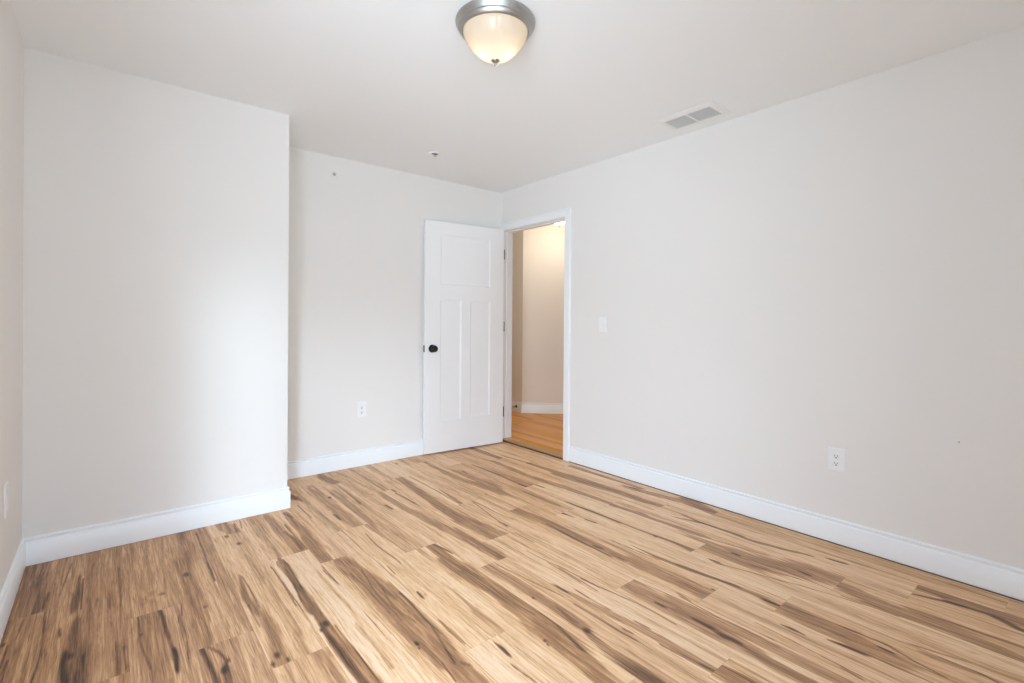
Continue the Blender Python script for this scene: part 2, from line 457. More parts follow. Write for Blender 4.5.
# heartwood bands, mineral streaks and knots of the boards: (darkness, (x, y, half width), ...) in metres on the floor
FIGURE = [
    (0.6, (-0.258, 3.24, 0.075), (-0.246, 2.70, 0.075)),
    (0.85, (-0.091, 2.97, 0.003), (-0.093, 2.857, 0.012), (-0.093, 2.768, 0.016), (-0.097, 2.656, 0.016)),
    (0.95, (-0.077, 2.92, 0.003), (-0.075, 2.622, 0.003)),
    (0.75, (-0.084, 2.525, 0.012), (-0.089, 2.394, 0.022), (-0.088, 2.238, 0.036), (-0.087, 2.108, 0.036)),
    (0.98, (-0.106, 2.298, 0.009), (-0.11, 2.233, 0.009), (-0.1, 2.118, 0.009)),
    (0.95, (-0.062, 2.251, 0.004), (-0.058, 2.085, 0.004)),
    (1, (-0.094, 2.276, 0.011)),
    (0.9, (-0.183, 2.679, 0.004), (-0.174, 2.475, 0.004), (-0.182, 2.228, 0.004), (-0.182, 2.185, 0.004)),
    (0.85, (-0.186, 2.851, 0.006), (-0.19, 2.731, 0.006)),
    (0.7, (-0.123, 3.131, 0.003), (-0.147, 2.812, 0.003)),
    (0.6, (-0.243, 2.667, 0.004), (-0.253, 2.526, 0.004)),
    (0.95, (-0.284, 2.503, 0.008)),
    (0.75, (-0.27, 2.477, 0.005), (-0.27, 2.352, 0.005)),
    (0.7, (-0.258, 2.375, 0.004), (-0.264, 2.294, 0.004)),
    (0.85, (-0.13, 2.493, 0.005), (-0.13, 2.453, 0.005)),
    (0.7, (0.049, 2.939, 0.003), (0.049, 2.554, 0.003)),
    (0.85, (0.048, 2.221, 0.003), (0.05, 2.083, 0.003)),
    (0.42, (0.017, 2.903, 0.028), (0.021, 2.561, 0.028)),
    (0.6, (-0.024, 2.678, 0.004), (-0.031, 2.595, 0.004)),
    (0.4, (0.074, 2.898, 0.012), (0.07, 2.475, 0.012)),
    (0.5, (0.139, 2.404, 0.048), (0.127, 1.935, 0.048)),
    (0.75, (0.098, 2.408, 0.004), (0.098, 2.23, 0.004), (0.114, 2.031, 0.004)),
    (0.75, (0.167, 2.404, 0.006), (0.181, 2.215, 0.006), (0.185, 2.017, 0.006)),
    (0.9, (0.186, 2.085, 0.008), (0.182, 1.966, 0.008)),
    (0.8, (0.104, 2.267, 0.006)),
    (0.35, (-0.067, 2.632, 0.01), (-0.043, 2.073, 0.01)),
    (0.45, (-0.194, 2.614, 0.02), (-0.185, 2.316, 0.02)),
    (0.4, (-0.161, 2.63, 0.025), (-0.152, 2.29, 0.025)),
    (0.5, (0.278, 2.799, 0.035), (0.294, 2.457, 0.035), (0.278, 2.085, 0.03)),
    (0.85, (0.286, 2.678, 0.013)),
    (0.7, (0.312, 2.327, 0.007)),
    (0.7, (0.182, 2.555, 0.004), (0.197, 2.549, 0.004)),
    (0.85, (0.378, 2.741, 0.004), (0.381, 2.542, 0.004)),
    (0.42, (0.422, 2.519, 0.02), (0.409, 2.249, 0.02), (0.42, 2.049, 0.02)),
    (0.62, (0.472, 2.519, 0.003), (0.456, 2.293, 0.018), (0.483, 2.113, 0.018), (0.473, 1.915, 0.028), (0.468, 1.789, 0.036)),
    (0.85, (0.478, 2.498, 0.004), (0.485, 2.304, 0.004), (0.487, 2.187, 0.004)),
    (1, (0.465, 1.835, 0.013)),
    (0.9, (0.441, 1.794, 0.009)),
    (0.9, (0.49, 1.788, 0.007)),
    (0.7, (0.453, 2.229, 0.003), (0.451, 2.052, 0.003)),
    (0.9, (0.261, 2.037, 0.009), (0.274, 1.902, 0.009), (0.28, 1.811, 0.009)),
    (0.9, (0.282, 2.033, 0.004), (0.306, 1.977, 0.004), (0.319, 1.909, 0.004), (0.306, 1.865, 0.004)),
    (0.75, (0.309, 1.863, 0.012), (0.307, 1.79, 0.012)),
    (0.95, (0.304, 1.865, 0.012)),
    (0.9, (0.324, 1.911, 0.006)),
    (0.45, (0.359, 2.033, 0.018), (0.354, 1.881, 0.018), (0.35, 1.754, 0.018)),
    (0.85, (0.24, 2.409, 0.004), (0.233, 2.322, 0.004)),
    (0.75, (0.226, 2.115, 0.003), (0.218, 2.007, 0.003)),
    (0.6, (0.223, 2.322, 0.003), (0.218, 2.268, 0.003)),
    (0.9, (0.188, 2.084, 0.007), (0.181, 1.977, 0.007)),
    (0.75, (0.164, 2.415, 0.006), (0.183, 2.187, 0.006)),
    (0.5, (0.605, 2.516, 0.003), (0.601, 2.11, 0.003)),
    (0.5, (0.502, 3.204, 0.03), (0.545, 3.05, 0.03)),
    (0.75, (0.565, 3.17, 0.007), (0.554, 3.049, 0.007)),
    (0.95, (0.535, 2.879, 0.012)),
    (0.75, (0.499, 3.016, 0.011)),
    (0.8, (0.378, 3.155, 0.005), (0.376, 2.776, 0.005), (0.379, 2.545, 0.005)),
    (0.4, (0.382, 2.938, 0.022), (0.406, 2.583, 0.022), (0.422, 2.279, 0.022)),
    (0.5, (0.319, 3.173, 0.03), (0.294, 2.776, 0.03)),
    (0.7, (0.43, 2.945, 0.006)),
    (0.5, (0.737, 3.146, 0.025), (0.751, 2.829, 0.025), (0.748, 2.596, 0.025)),
    (0.9, (0.789, 2.976, 0.004), (0.791, 2.599, 0.004)),
    (0.72, (0.763, 2.876, 0.006), (0.775, 2.755, 0.012), (0.776, 2.636, 0.016)),
    (0.6, (0.652, 2.578, 0.008), (0.66, 2.483, 0.014), (0.653, 2.344, 0.016), (0.645, 2.185, 0.016), (0.636, 2.039, 0.02)),
    (0.85, (0.667, 2.543, 0.003), (0.657, 2.228, 0.003)),
    (0.6, (0.604, 2.218, 0.003), (0.614, 2.057, 0.003)),
    (0.5, (0.84, 3.131, 0.02), (0.838, 2.816, 0.03), (0.827, 2.416, 0.04)),
    (0.75, (0.827, 3.158, 0.006), (0.853, 3.07, 0.006)),
    (0.85, (0.931, 3.239, 0.004), (0.936, 2.994, 0.004)),
    (0.95, (1.062, 2.955, 0.005), (1.063, 2.863, 0.005)),
    (0.95, (1.135, 3.256, 0.01)),
    (0.42, (1.103, 3.475, 0.04), (1.098, 2.996, 0.04), (1.109, 2.721, 0.04)),
    (0.7, (1.263, 3.348, 0.003), (1.249, 3.026, 0.003)),
    (0.6, (0.786, 2.319, 0.003), (0.798, 2.171, 0.003)),
    (0.5, (0.603, 2.507, 0.003), (0.608, 2.18, 0.003)),
    (0.6, (0.6, 3.205, 0.003), (0.587, 3.09, 0.003)),
    (0.6, (0.95, 3.422, 0.02), (0.977, 3.36, 0.02)),
    (0.58, (0.639, 2.51, 0.012), (0.648, 2.338, 0.014), (0.655, 2.134, 0.018), (0.644, 1.968, 0.02), (0.651, 1.85, 0.024), (0.652, 1.71, 0.032), (0.662, 1.578, 0.036), (0.665, 1.501, 0.036)),
    (0.85, (0.635, 1.918, 0.006), (0.643, 1.754, 0.012), (0.644, 1.625, 0.014), (0.647, 1.515, 0.012)),
    (0.9, (0.678, 1.869, 0.003), (0.686, 1.732, 0.003), (0.687, 1.496, 0.003)),
    (1, (0.653, 1.91, 0.013)),
    (0.9, (0.628, 1.879, 0.008)),
    (0.75, (0.641, 2.287, 0.003), (0.629, 2.129, 0.003)),
    (0.7, (0.796, 2.362, 0.003), (0.797, 2.18, 0.003)),
    (0.9, (0.799, 1.874, 0.002), (0.798, 1.773, 0.005), (0.795, 1.675, 0.002)),
    (0.3, (0.746, 1.815, 0.01), (0.75, 1.68, 0.01), (0.746, 1.543, 0.01)),
    (0.52, (0.894, 2.263, 0.055), (0.913, 1.96, 0.06), (0.908, 1.742, 0.06), (0.898, 1.599, 0.055), (0.905, 1.482, 0.045)),
    (0.9, (0.992, 2.249, 0.004), (0.984, 1.938, 0.004), (0.971, 1.676, 0.004), (0.966, 1.583, 0.004)),
    (0.65, (0.875, 2.216, 0.003), (0.88, 1.824, 0.003)),
    (0.7, (0.926, 2.216, 0.003), (0.895, 2.027, 0.003), (0.892, 1.755, 0.003)),
    (0.68, (0.931, 1.999, 0.004), (0.907, 1.849, 0.004), (0.929, 1.71, 0.004)),
    (1, (0.872, 1.584, 0.008)),
    (0.9, (0.864, 1.557, 0.004)),
    (0.85, (1.036, 1.879, 0.004), (1.034, 1.837, 0.004)),
    (0.8, (1.055, 1.843, 0.003)),
    (0.7, (1.03, 2.165, 0.004), (1.027, 2.094, 0.004)),
    (0.52, (1.635, 3.781, 0.03), (1.69, 3.394, 0.035), (1.63, 2.753, 0.035), (1.608, 2.412, 0.04), (1.626, 2.097, 0.03)),
    (0.75, (1.762, 3.337, 0.004), (1.758, 2.993, 0.004), (1.746, 2.642, 0.004)),
    (0.75, (1.787, 2.947, 0.004), (1.77, 2.763, 0.01), (1.76, 2.642, 0.014)),
    (0.6, (1.25, 3.714, 0.035), (1.281, 3.511, 0.035)),
    (0.95, (1.136, 3.265, 0.009)),
    (0.42, (1.191, 3.263, 0.045), (1.166, 2.898, 0.045), (1.171, 2.727, 0.045)),
    (0.9, (1.069, 2.941, 0.005), (1.064, 2.87, 0.005)),
    (0.8, (1.266, 3.451, 0.004), (1.26, 3.046, 0.004)),
    (0.42, (1.37, 3.755, 0.01), (1.431, 3.161, 0.01)),
    (0.9, (1.523, 3.178, 0.008), (1.528, 3.106, 0.008)),
    (0.9, (1.527, 2.854, 0.006), (1.529, 2.821, 0.006)),
    (0.75, (1.368, 2.891, 0.009), (1.374, 2.841, 0.009)),
    (0.46, (1.431, 3.161, 0.02), (1.446, 2.712, 0.03), (1.484, 2.295, 0.035), (1.503, 1.939, 0.03)),
    (0.6, (1.518, 3.048, 0.009), (1.541, 2.709, 0.009)),
    (0.55, (1.509, 2.162, 0.01), (1.512, 1.921, 0.024)),
    (0.5, (2.04, 3.59, 0.02), (2.02, 3.081, 0.03), (2.082, 2.69, 0.04)),
    (0.7, (2.152, 3.197, 0.004), (2.15, 2.729, 0.004)),
    (0.65, (2.306, 3.286, 0.005), (2.323, 2.95, 0.012)),
    (0.85, (1.831, 3.703, 0.009)),
    (0.52, (1.306, 2.219, 0.03), (1.3, 2.01, 0.035), (1.319, 1.902, 0.035)),
    (0.78, (1.323, 2.231, 0.008), (1.346, 2.113, 0.008)),
    (0.8, (1.096, 2.575, 0.004), (1.086, 2.395, 0.004), (1.095, 2.174, 0.004)),
    (0.42, (1.139, 2.752, 0.014), (1.188, 2.263, 0.014)),
    (0.85, (1.612, 2.605, 0.006)),
    (0.3, (1.331, 3.472, 0.02), (1.329, 3.155, 0.02)),
    (0.4, (1.195, 2.087, 0.014), (1.177, 1.783, 0.018), (1.158, 1.6, 0.022), (1.161, 1.439, 0.026)),
    (0.95, (1.039, 1.88, 0.004), (1.038, 1.839, 0.004)),
    (0.7, (1.056, 1.846, 0.003)),
    (0.5, (0.945, 1.867, 0.06), (0.942, 1.657, 0.055), (0.921, 1.47, 0.05), (0.916, 1.341, 0.045), (0.927, 1.288, 0.04)),
    (0.9, (0.976, 1.927, 0.004), (0.969, 1.649, 0.004), (0.93, 1.462, 0.004), (0.92, 1.413, 0.004)),
    (0.85, (0.888, 1.439, 0.003), (0.876, 1.343, 0.003)),
    (0.75, (0.939, 1.398, 0.003), (0.957, 1.37, 0.003)),
    (0.5, (1.007, 1.647, 0.006), (1.006, 1.571, 0.012), (1.006, 1.498, 0.008)),
    (1, (1.093, 1.406, 0.003), (1.094, 1.371, 0.008), (1.092, 1.337, 0.006)),
    (0.54, (1.276, 1.979, 0.04), (1.304, 1.736, 0.05), (1.312, 1.508, 0.058), (1.305, 1.337, 0.058), (1.268, 1.166, 0.045)),
    (0.9, (1.349, 1.719, 0.004), (1.353, 1.49, 0.004), (1.341, 1.364, 0.004), (1.308, 1.193, 0.004)),
    (0.65, (1.307, 1.715, 0.004), (1.31, 1.573, 0.004), (1.321, 1.454, 0.004)),
    (0.7, (1.281, 1.911, 0.003), (1.278, 1.702, 0.003)),
    (1, (1.394, 1.538, 0.007)),
    (1, (1.243, 1.304, 0.007)),
    (0.85, (1.236, 1.282, 0.004)),
    (1, (0.872, 1.585, 0.007)),
    (0.46, (1.413, 1.869, 0.032), (1.416, 1.628, 0.032), (1.418, 1.454, 0.032), (1.413, 1.32, 0.032)),
    (0.65, (1.423, 1.418, 0.006), (1.412, 1.329, 0.012)),
    (0.7, (1.456, 1.856, 0.003), (1.476, 1.674, 0.003), (1.499, 1.473, 0.003)),
    (0.95, (1.541, 1.531, 0.005), (1.544, 1.48, 0.005)),
    (0.75, (1.66, 1.715, 0.004), (1.649, 1.506, 0.004)),
    (0.5, (1.069, 1.282, 0.003), (1.076, 1.182, 0.003)),
    (0.55, (2.607, 3.699, 0.03), (2.602, 3.276, 0.03)),
    (0.5, (2.493, 3.281, 0.022), (2.468, 2.765, 0.03), (2.506, 2.434, 0.03), (2.511, 2.043, 0.02)),
    (0.5, (2.698, 3.023, 0.02), (2.719, 2.567, 0.036), (2.732, 2.304, 0.036), (2.719, 1.958, 0.036)),
    (0.75, (2.696, 2.44, 0.004), (2.761, 1.988, 0.004)),
    (0.95, (2.689, 3.062, 0.006), (2.709, 3.014, 0.006)),
    (0.72, (2.308, 3.297, 0.004), (2.312, 2.997, 0.008), (2.299, 2.669, 0.012), (2.301, 2.586, 0.014)),
    (0.92, (2.294, 2.673, 0.01), (2.303, 2.594, 0.01)),
    (0.95, (2.378, 2.597, 0.008), (2.382, 2.541, 0.008)),
    (0.48, (2.1, 3.164, 0.045), (2.112, 2.84, 0.045), (2.04, 2.455, 0.045)),
    (0.8, (2.146, 3.196, 0.005), (2.142, 3.131, 0.005)),
    (0.7, (1.984, 2.666, 0.007)),
    (0.52, (2.221, 2.522, 0.02), (2.223, 2.251, 0.02)),
    (0.78, (2.308, 2.224, 0.004), (2.322, 2.041, 0.012), (2.308, 1.813, 0.008)),
    (0.95, (2.135, 2.146, 0.003), (2.162, 2.097, 0.007), (2.166, 2.035, 0.003)),
    (1, (2.196, 1.954, 0.006), (2.202, 1.897, 0.006)),
    (0.52, (1.964, 2.362, 0.042), (1.985, 2.038, 0.042), (1.974, 1.783, 0.036), (1.978, 1.552, 0.03)),
    (0.72, (1.969, 2.051, 0.004), (1.953, 1.828, 0.01), (1.944, 1.579, 0.006)),
    (0.75, (1.97, 1.694, 0.008), (1.976, 1.664, 0.008)),
    (0.65, (1.835, 2.618, 0.004), (1.843, 2.421, 0.004), (1.859, 2.235, 0.004)),
    (0.85, (1.774, 2.237, 0.006), (1.775, 2.19, 0.006)),
    (0.48, (1.644, 2.474, 0.02), (1.691, 2.078, 0.034)),
    (0.55, (1.52, 2.286, 0.02), (1.523, 1.897, 0.03)),
    (0.65, (1.75, 2.074, 0.004), (1.746, 1.938, 0.004)),
    (0.48, (2.909, 2.826, 0.02), (2.915, 2.12, 0.02)),
    (0.5, (2.504, 2.009, 0.022), (2.519, 1.813, 0.022)),
    (0.85, (2.874, 2.143, 0.006), (2.889, 2.094, 0.006)),
    (0.4, (2.676, 3.344, 0.01), (2.704, 2.987, 0.01)),
    (0.5, (2.673, 2.654, 0.034), (2.699, 2.326, 0.034), (2.721, 2.037, 0.034), (2.737, 1.803, 0.034)),
    (0.52, (2.861, 2.127, 0.03), (2.913, 1.761, 0.03), (2.896, 1.53, 0.03)),
    (0.9, (2.866, 2.146, 0.006), (2.881, 2.097, 0.006)),
    (0.46, (2.508, 2.043, 0.02), (2.51, 1.749, 0.02), (2.53, 1.422, 0.02)),
    (0.8, (2.686, 2.485, 0.006), (2.703, 2.396, 0.006)),
    (0.75, (2.307, 2.241, 0.004), (2.315, 1.938, 0.008), (2.321, 1.617, 0.008), (2.331, 1.47, 0.012), (2.326, 1.34, 0.018)),
    (1, (2.317, 1.569, 0.007)),
    (0.72, (2.638, 1.665, 0.004), (2.694, 1.503, 0.012), (2.697, 1.283, 0.01)),
    (0.95, (2.696, 1.502, 0.009)),
    (0.72, (2.128, 1.579, 0.003), (2.119, 1.414, 0.012), (2.131, 1.249, 0.014), (2.163, 1.046, 0.008)),
    (0.46, (2.432, 1.336, 0.06), (2.42, 1.15, 0.06)),
    (0.98, (2.452, 1.2, 0.005), (2.456, 1.18, 0.005)),
    (0.95, (2.306, 1.237, 0.005), (2.311, 1.205, 0.005)),
    (0.52, (2, 1.463, 0.02), (2.005, 1.209, 0.02), (1.997, 1.136, 0.02)),
    (0.6, (2.091, 1.689, 0.003), (2.104, 1.403, 0.003)),
    (0.75, (1.662, 1.646, 0.004), (1.658, 1.507, 0.004), (1.654, 1.411, 0.004)),
    (0.46, (1.806, 1.371, 0.055), (1.791, 1.122, 0.055), (1.794, 0.985, 0.055), (1.786, 0.922, 0.055)),
    (1, (1.772, 1.182, 0.006), (1.772, 1.163, 0.006)),
    (0.65, (1.793, 1.029, 0.008), (1.794, 0.968, 0.014)),
    (0.75, (1.908, 1.17, 0.004), (1.898, 1.114, 0.004)),
    (0.65, (1.856, 1.36, 0.003), (1.875, 0.978, 0.003)),
    (0.46, (1.996, 1.403, 0.044), (1.998, 1.217, 0.044), (1.986, 1.085, 0.044)),
    (0.95, (2.054, 1.091, 0.006)),
    (0.5, (1.674, 1.516, 0.004), (1.711, 1.235, 0.004), (1.708, 1.069, 0.004)),
    (0.46, (1.536, 1.513, 0.02), (1.561, 1.261, 0.02), (1.583, 1.034, 0.02), (1.584, 0.844, 0.02)),
    (0.8, (1.496, 1.392, 0.004), (1.496, 1.183, 0.004), (1.502, 1.099, 0.004)),
    (0.85, (1.52, 1.161, 0.005), (1.525, 1.136, 0.005)),
    (0.75, (1.587, 1.472, 0.004), (1.584, 1.404, 0.004)),
    (0.85, (1.6, 1.163, 0.004), (1.604, 1.113, 0.004)),
    (0.9, (1.535, 1.523, 0.004), (1.542, 1.487, 0.004)),
    (0.5, (1.418, 1.521, 0.03), (1.415, 1.393, 0.03), (1.411, 1.322, 0.03)),
    (0.95, (1.404, 1.247, 0.013)),
    (0.56, (1.401, 1.24, 0.012), (1.386, 1.118, 0.022), (1.389, 1.001, 0.026), (1.387, 0.917, 0.022)),
    (0.48, (1.272, 1.363, 0.04), (1.275, 1.219, 0.04), (1.263, 1.125, 0.04), (1.253, 1.025, 0.04)),
    (0.8, (1.356, 0.97, 0.04), (1.369, 0.932, 0.04)),
    (0.5, (1.557, 1.017, 0.006), (1.576, 0.84, 0.012)),
    (0.75, (1.576, 0.874, 0.006), (1.58, 0.839, 0.006)),
    (0.85, (1.345, 1.442, 0.004), (1.342, 1.349, 0.004), (1.312, 1.177, 0.004)),
    (0.68, (1.599, 0.832, 0.034), (1.598, 0.78, 0.034), (1.617, 0.731, 0.034)),
    (0.9, (1.625, 0.827, 0.003), (1.626, 0.724, 0.003)),
    (0.8, (1.893, 1.156, 0.004), (1.878, 0.99, 0.004), (1.882, 0.886, 0.004), (1.879, 0.757, 0.004)),
    (0.42, (1.846, 1.126, 0.03), (1.855, 0.908, 0.03), (1.863, 0.664, 0.03), (1.862, 0.533, 0.03)),
    (0.95, (1.778, 0.903, 0.011), (1.786, 0.89, 0.011), (1.789, 0.868, 0.011)),
    (0.54, (1.783, 0.898, 0.012), (1.785, 0.796, 0.018), (1.769, 0.684, 0.028), (1.773, 0.605, 0.028)),
    (0.5, (1.79, 1.092, 0.02), (1.792, 0.973, 0.02)),
    (0.7, (1.791, 1.016, 0.008), (1.792, 0.969, 0.008)),
    (0.62, (2.133, 1.303, 0.01), (2.151, 1.094, 0.012), (2.159, 0.943, 0.018), (2.143, 0.847, 0.026)),
    (0.98, (2.148, 0.909, 0.008), (2.15, 0.874, 0.008)),
    (0.48, (2.158, 0.843, 0.055), (2.145, 0.703, 0.055), (2.116, 0.566, 0.055)),
    (0.7, (2.177, 0.844, 0.003), (2.2, 0.589, 0.003)),
    (1, (2.027, 0.795, 0.003), (2.029, 0.761, 0.008), (2.028, 0.723, 0.002)),
    (0.9, (2.063, 0.647, 0.004), (2.069, 0.604, 0.01), (2.071, 0.554, 0.01)),
    (0.65, (2.291, 1.21, 0.003), (2.399, 0.857, 0.003), (2.436, 0.653, 0.003)),
    (0.6, (2.408, 1.094, 0.003), (2.489, 0.748, 0.003)),
    (0.95, (2.523, 0.906, 0.006), (2.523, 0.883, 0.006)),
    (0.42, (2.48, 1.059, 0.03), (2.611, 0.764, 0.03)),
    (0.5, (1.963, 0.863, 0.003), (1.957, 0.745, 0.003), (1.936, 0.517, 0.003)),
    (0.75, (1.901, 0.803, 0.005), (1.906, 0.786, 0.005)),
    (0.5, (2.055, 0.733, 0.003), (2.163, 0.579, 0.003)),
    (0.8, (1.893, 1.139, 0.005), (1.892, 1.114, 0.005)),
    (0.75, (2.718, 1.664, 0.006), (2.692, 1.499, 0.01), (2.686, 1.222, 0.012), (2.707, 1.086, 0.014), (2.741, 0.948, 0.006)),
    (1, (2.775, 0.869, 0.006), (2.784, 0.812, 0.006)),
    (0.44, (2.44, 1.338, 0.055), (2.459, 1.197, 0.055), (2.526, 0.919, 0.055), (2.624, 0.768, 0.055)),
    (0.95, (2.46, 1.202, 0.005), (2.462, 1.181, 0.005)),
    (0.85, (2.302, 1.234, 0.005), (2.301, 1.185, 0.005)),
    (0.95, (2.522, 0.909, 0.006), (2.52, 0.882, 0.006)),
    (0.72, (2.428, 1.283, 0.003), (2.474, 0.96, 0.003), (2.451, 0.672, 0.003)),
    (0.5, (2.489, 1.522, 0.004), (2.573, 1.082, 0.004)),
    (0.5, (2.961, 1.736, 0.03), (2.88, 1.518, 0.03)),
    (0.5, (2.791, 0.544, 0.045), (2.795, 0.414, 0.045), (2.794, 0.316, 0.045), (2.784, 0.202, 0.045)),
    (0.82, (2.703, 0.532, 0.005), (2.745, 0.396, 0.01), (2.755, 0.286, 0.01), (2.704, 0.196, 0.01)),
    (0.98, (2.748, 0.418, 0.008), (2.748, 0.382, 0.008)),
    (0.85, (2.769, 0.453, 0.004), (2.766, 0.438, 0.004)),
    (0.46, (2.543, 0.742, 0.03), (2.481, 0.568, 0.05), (2.514, 0.434, 0.045), (2.464, 0.178, 0.03)),
    (0.52, (2.555, 0.508, 0.012), (2.563, 0.338, 0.012), (2.571, 0.186, 0.012)),
    (0.75, (2.19, 0.638, 0.004), (2.198, 0.512, 0.004), (2.163, 0.41, 0.004), (2.151, 0.343, 0.004)),
    (1, (2.16, 0.509, 0.006), (2.159, 0.491, 0.006)),
    (0.76, (2.071, 0.603, 0.008), (2.089, 0.527, 0.014), (2.084, 0.451, 0.014), (2.088, 0.35, 0.01)),
    (0.8, (2.28, 0.327, 0.003), (2.253, 0.22, 0.005)),
    (0.4, (2.246, 0.377, 0.018), (2.261, 0.297, 0.018)),
    (0.65, (1.933, 0.562, 0.004), (1.921, 0.508, 0.004)),
    (0.6, (2.258, 0.489, 0.003), (2.308, 0.304, 0.003)),
    (0.6, (2.445, 0.713, 0.004), (2.449, 0.532, 0.004)),
    (0.65, (1.661, 1.875, 0.004), (1.673, 1.636, 0.004), (1.683, 1.429, 0.004)),
    (0.85, (1.543, 1.541, 0.005), (1.543, 1.487, 0.005)),
    (0.65, (1.585, 1.453, 0.004), (1.583, 1.287, 0.004)),
    (0.85, (1.773, 2.25, 0.005), (1.777, 2.199, 0.005)),
    (0.6, (1.829, 2.618, 0.003), (1.766, 2.177, 0.003))
]
JOINTS = [2.69, 2.055, 2.415, 2.037, 1.771, 2.585, 2.40, 2.705, 2.245, 1.89, 0.832 + 1.265, 1.363 + 1.265, 1.083 + 1.265,
          0.855 + 1.265, 1.347, 0.763 + 1.265, 1.80, 1.526]   # one end joint of every row of boards
BLEN = 1.265
TONE = {0: 0.37, 1: 0.38, 2: 0.34, 3: 0.28}  # left rows: browner boards, darkened further to carry the shade there


def wood_floor(name, rows, x_start, width, ylo, yhi, joints, length, nx, dy, mat, base_mat, x_end, z, figure, tone, inset=0.0, gap=0.00015):
    V, F, MI, HE, SE = [], [], [], [], []
    nv = 0
    for r in range(rows):
        x0 = x_start + r * width
        x1 = min(x0 + width, x_end - inset)
        j0 = joints[r]
        edges = [ylo]
        y = j0 - length * math.ceil((j0 - ylo) / length)
        while y < yhi:
            if y > ylo + 0.02:
                edges.append(y)
            y += length
        edges.append(yhi)
        for pi, (ya, yb_) in enumerate(zip(edges, edges[1:])):
            seed = (r * 37 + pi * 101) % 251
            step = dy if yb_ > 0.15 else 0.06
            ny = max(2, int((yb_ - ya) / step))
            xs = np.linspace(x0 + gap, x1 - gap, nx + 1)
            ys = np.linspace(ya + gap, yb_ - gap, ny + 1)
            X, Y = np.meshgrid(xs, ys)
            t0 = tone.get(r, 0.05 + 0.20 * _LAT[seed, 3]) if tone else 0.1 + 0.5 * _LAT[seed, 3]
            wx = 0.010 * (vnoise(X * 6 + seed, Y * 5 + seed * 2.2) - 0.5)
            XW = X + wx
            h = t0 + 0.12 * (vnoise(XW * 70 + seed * 7.3, Y * 1.3 + seed) - 0.5) \
                + 0.14 * (vnoise(XW * 150 + seed * 3.1, Y * 2.4 + seed) - 0.5)
            h += 0.15 * sstep(0.5, 0.9, vnoise(XW * 26 + seed * 5.7, Y * 0.9 + seed * 1.7))
            h += 0.20 * sstep(0.78, 0.97, vnoise(XW * 110 + seed * 2.7, Y * 2.0 + seed * 1.3))
            rough = vnoise(X * 150 + seed * 1.9, Y * 6 + seed) - 0.5
            for st, *pts in figure:
                m = pts[len(pts) // 2] if len(pts) != 2 else [(a + b) / 2 for a, b in zip(*pts)]
                if not (x0 <= m[0] < x1 and ya <= m[1] < yb_):
                    continue
                K = 0.30
                best = None
                if len(pts) == 1:
                    px, py, pr = pts[0]
                    best = np.hypot(X + wx - px, (Y - py) * 0.55) / pr
                for (ax, ay, ar), (bx, by, br) in zip(pts, pts[1:]):
                    ax_, bx_ = ax, bx
                    ux, uy = bx_ - ax_, (by - ay) * K
                    L2 = ux * ux + uy * uy + 1e-12
                    t = np.clip(((X + wx - ax_) * ux + (Y - ay) * K * uy) / L2, 0, 1)
                    rad = np.maximum(0.0034, ar + (br - ar) * t)
                    d = np.hypot(X + wx - ax_ - t * ux, (Y - ay) * K - t * uy) / rad
                    best = d if best is None else np.minimum(best, d)
                if st < 0.61:
                    v = st * sstep(1.25, 0.7, best + 0.6 * rough) * (0.98 + 0.55 * rough + 0.35 * (h - t0))
                    h = np.maximum(h, v)
                else:
                    v = st * sstep(1.35, 0.35, best + 0.5 * rough)
                    wide = max(q[2] for q in pts)
                    thin = 0.90 if len(pts) == 1 else 0.72 if wide > 0.010 else 0.86 if (st > 0.9 or wide > 0.007) else 0.66
                    h = h + (1 - h) * v * thin
            n0 = nv
            V.append(np.stack([X.ravel(), Y.ravel(), np.full(X.size, z)], 1))
            HE.append(np.clip(h, 0, 1).ravel())
            SE.append(np.full(X.size, seed / 251.0))
            idx = n0 + np.arange(X.size).reshape(X.shape)
            q = np.stack([idx[:-1, :-1].ravel(), idx[:-1, 1:].ravel(), idx[1:, 1:].ravel(), idx[1:, :-1].ravel()], 1)
            F.append(q)
            MI.append(np.zeros(len(q), int))
            nv += X.size
    # the slab under the boards
    za, zb = z - 0.05, z - 0.0015
    xa, xb = (x_start - EW if figure else x_start), x_end
    c = np.array([(xa, ylo - (EW if figure else 0), za), (xb, ylo - (EW if figure else 0), za), (xb, yhi + WT, za), (xa, yhi + WT, za),
                  (xa, ylo - (EW if figure else 0), zb), (xb, ylo - (EW if figure else 0), zb), (xb, yhi + WT, zb), (xa, yhi + WT, zb)])
    V.append(c)
    HE.append(np.ones(8))
    SE.append(np.zeros(8))
    F.append(np.array([(3, 2, 1, 0), (4, 5, 6, 7), (0, 1, 5, 4), (1, 2, 6, 5), (2, 3, 7, 6), (3, 0, 4, 7)]) + nv)
    MI.append(np.ones(6, int))
    V, F, MI = np.concatenate(V), np.concatenate(F), np.concatenate(MI)
    me = bpy.data.meshes.new(name)
    me.vertices.add(len(V))
    me.vertices.foreach_set('co', V.astype(np.float32).ravel())
    me.loops.add(F.size)
    me.loops.foreach_set('vertex_index', F.astype(np.int32).ravel())
    me.polygons.add(len(F))
    me.polygons.foreach_set('loop_start', (np.arange(len(F)) * 4).astype(np.int32))
    me.polygons.foreach_set('material_index', MI.astype(np.int32))
    me.update(calc_edges=True)
    for nm, arr in (('heart', HE), ('board', SE)):
        at = me.attributes.new(nm, 'FLOAT', 'POINT')
        at.data.foreach_set('value', np.concatenate(arr).astype(np.float32))
    me.materials.append(mat)
    me.materials.append(base_mat)
    o = bpy.data.objects.new(name, me)
    col.objects.link(o)
    o['kind'] = 'structure'
    return o


